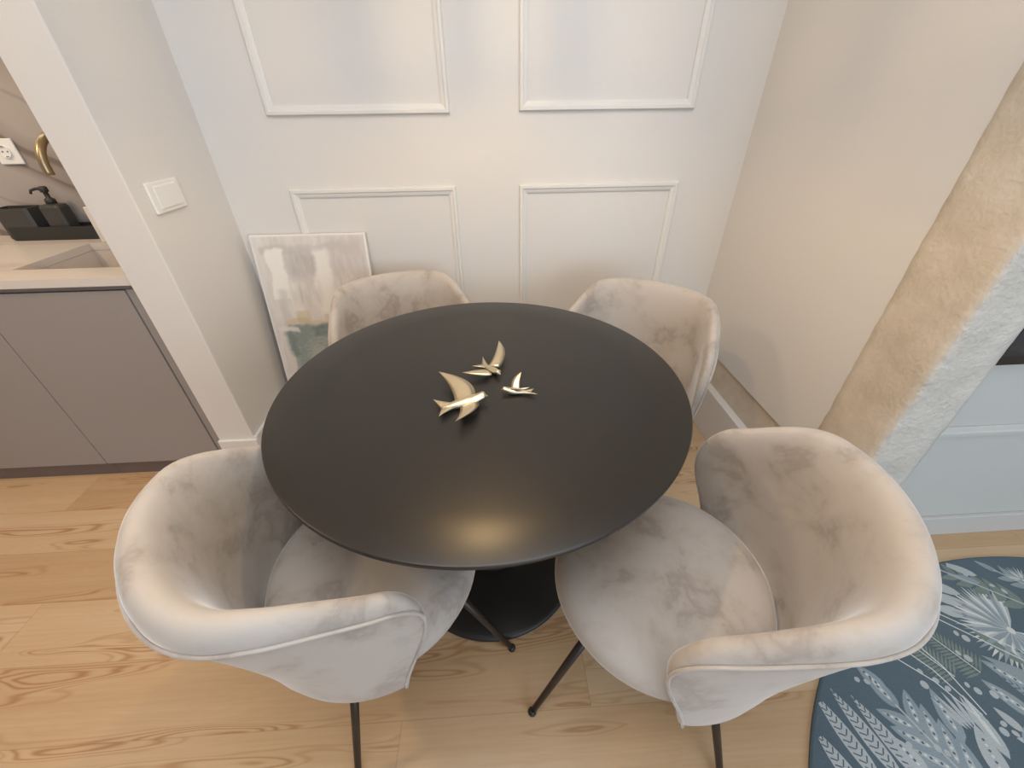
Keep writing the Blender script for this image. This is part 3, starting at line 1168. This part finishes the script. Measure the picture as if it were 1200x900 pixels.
# the rest of the print
taken = [(.88, .28), (1.08, .27), (1.5, .5), (1.2, .42)]
tries = 0
while tries < 900 and len(taken) < 95:
    tries += 1
    a, q = random.random() * 2 * pi, sqrt(random.random()) * (RR - .08)
    x, y = RC[0] + q * cos(a), RC[1] + q * sin(a)
    if y > .17 and x < 1.8:
        continue
    if any((x - u) ** 2 + (y - v) ** 2 < .026 for u, v in taken):
        continue
    taken.append((x, y))
    k = random.randrange(5)
    d = random.uniform(.5, 2.2)
    ex, ey = x + cos(d) * .16, y + sin(d) * .16
    if k == 0:
        fern_leaf(x, y, ex, ey, .042)
    elif k == 1:
        branch(x, y, ex, ey, 3, .08, .034)
    elif k == 2:
        dandelion(x, y, .085, 0, 330, 30)
    elif k == 3:
        branch(x, y, ex, ey, 4, .06, .026, 3, False)
    else:
        leaf(x, y, ex, ey, .045, 1, .0092)
    for m in range(3):
        dot(x + random.uniform(-.08, .08), y + random.uniform(-.08, .08), .009, 1, .00915)
tag(link('round_rug', bm, RUGM), 'round slate blue rug with pale leaf print on the wooden floor', 'rug')

# ------------------------------------------------------------------ pendant lamp over the table (above the frame)
LX, LY, LZ = -.063, .86, 1.69
bulb_m, nt, b = new_mat('warm_bulb')
b.inputs['Base Color'].default_value = (1, .9, .75, 1)
b.inputs['Emission Color'].default_value = (1.0, .70, .34, 1)
b.inputs['Emission Strength'].default_value = 640
pl = thing('pendant_lamp', 'slatted pendant lamp hanging over the black dining table', 'pendant lamp', (LX, LY, LZ))
bm = bmesh.new()
bmesh.ops.create_uvsphere(bm, u_segments=24, v_segments=16, radius=.022)
link('bulb', bm, bulb_m, pl, smooth=True)
bm = bmesh.new()
lathe(bm, [(0, .10), (.018, .10), (.018, .045), (0, .045)], 20)
tube(bm, [(0, 0, .10), (0, 0, CZ - LZ)], .003, 8)
link('cord', bm, BLACK, pl, smooth=True)
bm = bmesh.new()
for zz in (-.055, .16):
    pts = [(.135 * cos(2 * pi * k / 48), .135 * sin(2 * pi * k / 48), zz) for k in range(49)]
    tube(bm, pts, .004, 8)
for k in range(4):
    a = pi / 2 * k
    tube(bm, [(.135 * cos(a), .135 * sin(a), .16), (.016 * cos(a), .016 * sin(a), .09)], .003, 6)
for k in range(16):
    a = 2 * pi * k / 16
    c, s = cos(a), sin(a)
    w = .021 if k % 2 else .018
    vs = []
    for (rr, ww, z) in ((.132, -w, -.055), (.132, w, -.055), (.132, w, .16), (.132, -w, .16)):
        vs.append((rr * c - ww * s, rr * s + ww * c, z))
    for (rr, ww, z) in ((.138, -w, -.055), (.138, w, -.055), (.138, w, .16), (.138, -w, .16)):
        vs.append((rr * c - ww * s, rr * s + ww * c, z))
    bv = [bm.verts.new(q) for q in vs]
    for f in ((0, 3, 2, 1), (4, 5, 6, 7), (0, 1, 5, 4), (1, 2, 6, 5), (2, 3, 7, 6), (3, 0, 4, 7)):
        bm.faces.new([bv[i] for i in f])
link('slatted_shade', bm, simple('shade_wood', rgb(196, 170, 130), .6), pl)


# ------------------------------------------------------------------ lights
def area(name, loc, target, sx, sy, power, col):
    l = bpy.data.lights.new(name, 'AREA')
    l.shape = 'RECTANGLE'
    l.size, l.size_y = sx, sy
    l.energy = power
    l.color = col
    o = bpy.data.objects.new(name, l)
    C.objects.link(o)
    o.location = loc
    d = Vector(target) - Vector(loc)
    o.rotation_euler = d.to_track_quat('-Z', 'Y').to_euler()
    return o


area('window_daylight', (1.6, -3.0, 1.35), (1.2, 0, 1.2), 2.9, 1.9, 68, (.66, .82, 1.0))
area('kitchen_downlight', (-2.1, .75, 2.5), (-2.1, .75, 0), .25, .25, 17, (1.0, .74, .46))
area('kitchen_strip_light', (-2.1, 1.7, 1.5), (-2.1, 1.6, .9), 1.4, .05, .9, (1.0, .96, .90))
area('ceiling_fill', (0, .1, 2.53), (0, .1, 0), 1.4, 1.2, 24, (.96, .975, 1.0))  # added overhead fill to even out the side walls, not a real fixture
w = bpy.data.worlds.new('world')
SC.world = w
w.use_nodes = True
w.node_tree.nodes['Background'].inputs[0].default_value = (.80, .90, 1.0, 1)
w.node_tree.nodes['Background'].inputs[1].default_value = .6

SC.view_settings.view_transform = 'Standard'
SC.view_settings.look = 'None'
SC.view_settings.gamma = 1.0
SC.view_settings.use_curve_mapping = False
SC.view_settings.exposure = 0.13
SC.cycles.use_denoising = True
SC.cycles.max_bounces = 8
SC.cycles.diffuse_bounces = 5
